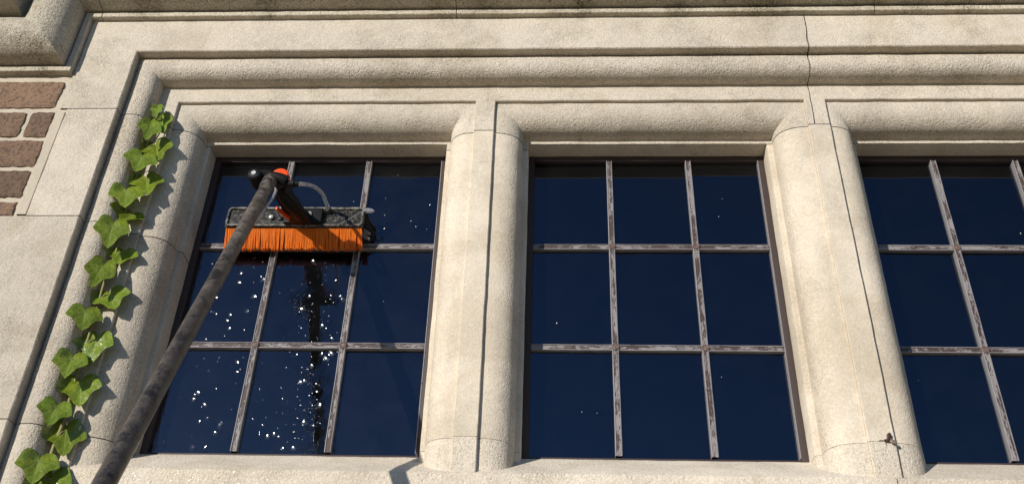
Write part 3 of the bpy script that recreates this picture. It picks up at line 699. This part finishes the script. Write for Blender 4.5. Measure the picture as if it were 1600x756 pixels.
# swivel clamp: lobed lever across the pole head
HX, HY, HZ = Vector((1, 0, 0)), Vector((0, 1, 0)), Vector((0, 0, 1))
lv = MB(); pts = [(-0.530, 1.342, 1.0880), (-0.515, 1.342, 1.0955), (-0.497, 1.345, 1.0930), (-0.478, 1.350, 1.0880)]
lv.tube(smoothpath(pts, 5), [0.0105, 0.0112, 0.0112, 0.0108, 0.0100, 0.0092, 0.0086, 0.0084, 0.0086, 0.009, 0.0096, 0.010, 0.0102, 0.0104, 0.0104, 0.0100], 14)
lv.tube([(-0.530, 1.326, 1.0870), (-0.530, 1.328, 1.0870), (-0.530, 1.360, 1.0885), (-0.530, 1.362, 1.0885)], [0.009, 0.0115, 0.0115, 0.009], 20); clamp = B_(lv, 'clamp_lever', 'black')
mb = MB(); mb.tube([(-0.530, 1.3235, 1.0868), (-0.530, 1.3262, 1.0869)], [0.0040, 0.0048], 14); sub(mb, 'clamp_pin', 'steel', clamp)
# orange swivel knob
mb = MB(); mb.tube([(-0.4940, 1.352, 1.1045), (-0.4940, 1.354, 1.1045), (-0.4940, 1.368, 1.1050), (-0.4940, 1.370, 1.1050)], [0.0135, 0.0155, 0.0155, 0.0135], 24); B_(mb, 'swivel_knob', 'orange')
# gooseneck arm down to the block
mb = MB()
arm = smoothpath([(-0.502, 1.348, 1.086), (-0.496, 1.378, 1.090), (-0.490, 1.412, 1.091), (-0.483, 1.456, 1.101), (-0.479, 1.494, 1.114)], 5)
mb.tube(arm, [0.0095 + 0.0045 * (i / (len(arm) - 1)) for i in range(len(arm))], 12); B_(mb, 'gooseneck_arm', 'black')
mb = MB(); mb.add([(-0.508, 1.366, 1.080), (-0.484, 1.366, 1.080), (-0.484, 1.372, 1.102), (-0.508, 1.372, 1.102), (-0.503, 1.492, 1.0985), (-0.462, 1.492, 1.0985), (-0.478, 1.492, 1.128), (-0.502, 1.492, 1.128)], [(0, 1, 2, 3), (7, 6, 5, 4), (0, 4, 5, 1), (1, 5, 6, 2), (2, 6, 7, 3), (3, 7, 4, 0)]); B_(mb, 'bracket', 'black')
# brush block, tilted a little back
tl = R(3); bn = Vector((0, math.cos(tl), -math.sin(tl))); bu = Vector((0, math.sin(tl), math.cos(tl)))
BC = Vector((-0.5000, 1.4970, 1.0965))                   # lower back edge of the block, centre
bc = BC + bu * 0.0245 + bn * 0.007
mb = MB(); mb.obox(bc, HX, bn, bu, (0.1320, 0.0070, 0.0245), 0.004); blk = B_(mb, 'brush_block', 'block', 50)
mb = MB()                                                 # raised rim of the block
q = []
for cx, cu in ((-0.1245, 0.0450), (0.1245, 0.0450), (0.1285, 0.0410), (0.1285, 0.0075), (0.1245, 0.0035), (-0.1245, 0.0035), (-0.1285, 0.0075), (-0.1285, 0.0410)): q.append(BC + HX * cx + bu * cu - bn * 0.0012)
mb.tube(q + [q[0]], 0.0027, 8, False); sub(mb, 'rim', 'rim', blk, 60)
mb = MB(); mb.obox(BC + HX * 0.018 + bu * 0.021 - bn * 0.005, HX, bn, bu, (0.036, 0.006, 0.018), 0.003); sub(mb, 'mounting_plate', 'black', blk)
mb = MB(); mb.obox(Vector((-0.505, 1.440, 1.0860)), (Vector((0.35, 0.9, 0.1))).normalized(), Vector((0.0, -0.11, 0.99)).normalized(), Vector((0.93, -0.35, 0)).normalized(), (0.020, 0.0035, 0.0015), 0.0006); B_(mb, 'side_brace', 'orange')
for dx in (-0.0450, 0.0300):
    mb = MB(); mb.ball(BC + HX * dx + bu * 0.022 - bn * (0.003 if dx < 0 else 0.013), 0.0052, 2, (1, 0.7, 1)); sub(mb, 'bolt', 'steel', blk, 80)
    mb = MB(); mb.ball(BC + HX * (dx + 0.017) + bu * 0.020 - bn * (0.001 if dx < 0 else 0.008), 0.0058, 2, (1, 0.5, 1)); sub(mb, 'jet_nozzle', 'block', blk, 80)
# bristles
rg = random.Random(21)
def bristles(mb, x0, x1, n, root, L0, L1, rad, dirv, spread, seg=4):
    for k in range(n):
        x = x0 + (x1 - x0) * (k + rg.random()) / n
        r0 = root(); d = (dirv + Vector((rg.uniform(-1, 1) * spread, 0, rg.uniform(-1, 1) * spread * 0.8))).normalized(); ln = rg.uniform(L0, L1)
        p0 = Vector((x, r0.y, r0.z)); bend = Vector((rg.uniform(-1, 1), 0, rg.uniform(-0.6, 1.0))) * 0.0016
        pts = [p0 + d * (ln * s / 2) + bend * (s / 2) ** 2 for s in range(3)]
        mb.tube(pts, [rad, rad, rad * 0.9], seg, True)
low = BC + bn * 0.0030 + bu * 0.002
mb = MB()
X0, X1 = BC.x - 0.1290, BC.x + 0.1290
for tuft in range(62):                                    # tufts set in the block, splayed downwards
    xt = X0 + (X1 - X0) * (tuft + 0.5) / 62; tx_ = rg.uniform(-0.05, 0.05); tl_ = rg.uniform(-0.0016, 0.0012)
    for row, dy in ((0, 0.0), (1, 0.003), (2, 0.006)):
        bristles(mb, xt - 0.0017, xt + 0.0017, 5, lambda: low + bn * (dy + rg.uniform(-0.0005, 0.0005)), 0.0400 + tl_, 0.0420 + tl_, 0.00062, Vector((tx_, 0.40, -0.90 + 0.05 * row)).normalized(), 0.035)
o = B_(mb, 'orange_bristles', 'bristle', 60); o['kind'] = 'stuff'
mb = MB()                                                 # black core bristles reach the glass
fr = BC + bn * 0.0135
for dz in (0.006, 0.013, 0.020, 0.027, 0.034, 0.041):
    bristles(mb, X0 + 0.004, X1 + 0.002, 130, lambda: fr + bu * (dz + rg.uniform(-0.003, 0.003)), 0.034, 0.037, 0.0010, Vector((0, 0.9, -0.45)).normalized(), 0.05)
bristles(mb, X1 - 0.004, X1 + 0.004, 110, lambda: fr + bu * rg.uniform(0.003, 0.044), 0.024, 0.038, 0.0009, Vector((0.36, 0.9, -0.35)).normalized(), 0.16)
bristles(mb, X0 + 0.006, X0 - 0.003, 30, lambda: fr + bu * rg.uniform(0.008, 0.040), 0.028, 0.036, 0.0009, Vector((-0.08, 0.9, -0.35)).normalized(), 0.08)
o = B_(mb, 'black_bristles', 'bbristle', 60); o['kind'] = 'stuff'
mb = MB()
for k in range(4):
    p0 = Vector((X1 - 0.002, BC.y + 0.012 + 0.002 * k, BC.z + 0.008 - 0.004 * k)); d = Vector((0.62, 0.25, -0.40 - 0.05 * k)).normalized()
    mb.tube([p0, p0 + d * 0.009, p0 + d * 0.018 + Vector((0.002, 0, 0.003 * (k % 2)))], [0.0006, 0.0006, 0.0004], 5)
o = B_(mb, 'pale_bristles', 'wbristle', 60); o['kind'] = 'stuff'
# clear hose from the swivel to the block, with its fitting
fit0 = Vector((-0.4690, 1.352, 1.0840))
mb = MB(); mb.tube([fit0 + HX * d for d in (-0.010, 0.000, 0.0005, 0.0045, 0.005, 0.012)], [0.0062, 0.0062, 0.0075, 0.0075, 0.0050, 0.0046], 14); B_(mb, 'hose_fitting', 'black')
hz = smoothpath([fit0 + HX * 0.008, (-0.4540, 1.372, 1.0990), (-0.4505, 1.415, 1.1290), (-0.4420, 1.448, 1.1390), (-0.4390, 1.476, 1.1380), (-0.4370, 1.4940, 1.1340)], 7)
mb = MB(); mb.tube(hz, 0.0036, 12); B_(mb, 'water_hose', 'hose', 80)
mb = MB(); mb.tube([hz[-1] + Vector((0, 0.006, -0.001)), hz[-1], hz[-1] + Vector((-0.001, -0.004, 0))], [0.0070, 0.0062, 0.0046], 12); B_(mb, 'hose_inlet', 'block')
# thin tube across the right end and its plug
mb = MB(); mb.tube(smoothpath([(-0.411, 1.4920, 1.1015), (-0.398, 1.4860, 1.1040), (-0.379, 1.4860, 1.1190), (-0.365, 1.4950, 1.1350)], 6), 0.0007, 6); B_(mb, 'thin_tube', 'hose', 80)
mb = MB(); mb.tube([(-0.371, 1.498, 1.1360), (-0.361, 1.498, 1.1360), (-0.355, 1.498, 1.1355), (-0.351, 1.499, 1.1350)], [0.0045, 0.0052, 0.0040, 0.0016], 9); B_(mb, 'end_plug', 'hose')
# second hose clipped along the pole
sd_ = PD.cross(Vector((0, -1, 0))).normalized()
mb = MB(); mb.tube(smoothpath([(-0.520, 1.345, 1.078), PT + sd_ * -0.016 + PD * 0.05 + Vector((0, 0.004, 0)), PT + sd_ * -0.010 + PD * 0.12 + Vector((0, 0.012, 0)), PT + PD * 0.2 + Vector((0, 0.014, 0))], 8), 0.0026, 8); B_(mb, 'feed_tube', 'hose', 80)

# ------------------------------------------------------------------ little winged insect on the second mullion
ins = empty('insect', (0.4985, F1, 0.6540)); tag(ins, 'tiny brown winged insect resting on the mullion base by the right-hand window', 'insect')
mb = MB(); mb.ball((0.4985, F1 - 0.0035, 0.6530), 0.0032, 2, (1.25, 0.9, 0.8)); mb.ball((0.4945, F1 - 0.003, 0.6530), 0.0018, 1); part(mb, 'body', 'insect', ins, 80)
mb = MB(); mb.tube([(0.4940, F1 - 0.003, 0.6530), (0.4900, F1 - 0.001, 0.6538), (0.4865, F1 - 0.0006, 0.6535)], 0.00045, 5); mb.tube([(0.497, F1 - 0.002, 0.652), (0.4955, F1 - 0.0012, 0.649), (0.4962, F1 - 0.0004, 0.646)], 0.0004, 5); part(mb, 'legs', 'insect', ins, 80)
for cx, cz, a, mt in ((0.5012, 0.6595, R(60), 'insect'), (0.5065, 0.6500, R(-20), 'wing')):
    mb = MB(); rows = []
    for k in range(5):
        r_ = k / 4
        rows.append([Vector((cx + math.cos(a) * 0.0058 * r_ * math.cos(th) - math.sin(a) * 0.0034 * r_ * math.sin(th), F1 - 0.0048 - 0.0012 * (1 - r_ * r_), cz + math.sin(a) * 0.0058 * r_ * math.cos(th) + math.cos(a) * 0.0034 * r_ * math.sin(th))) for th in [2 * math.pi * j / 16 for j in range(17)]])
    mb.grid(rows); part(mb, 'wing', mt, ins, 80)
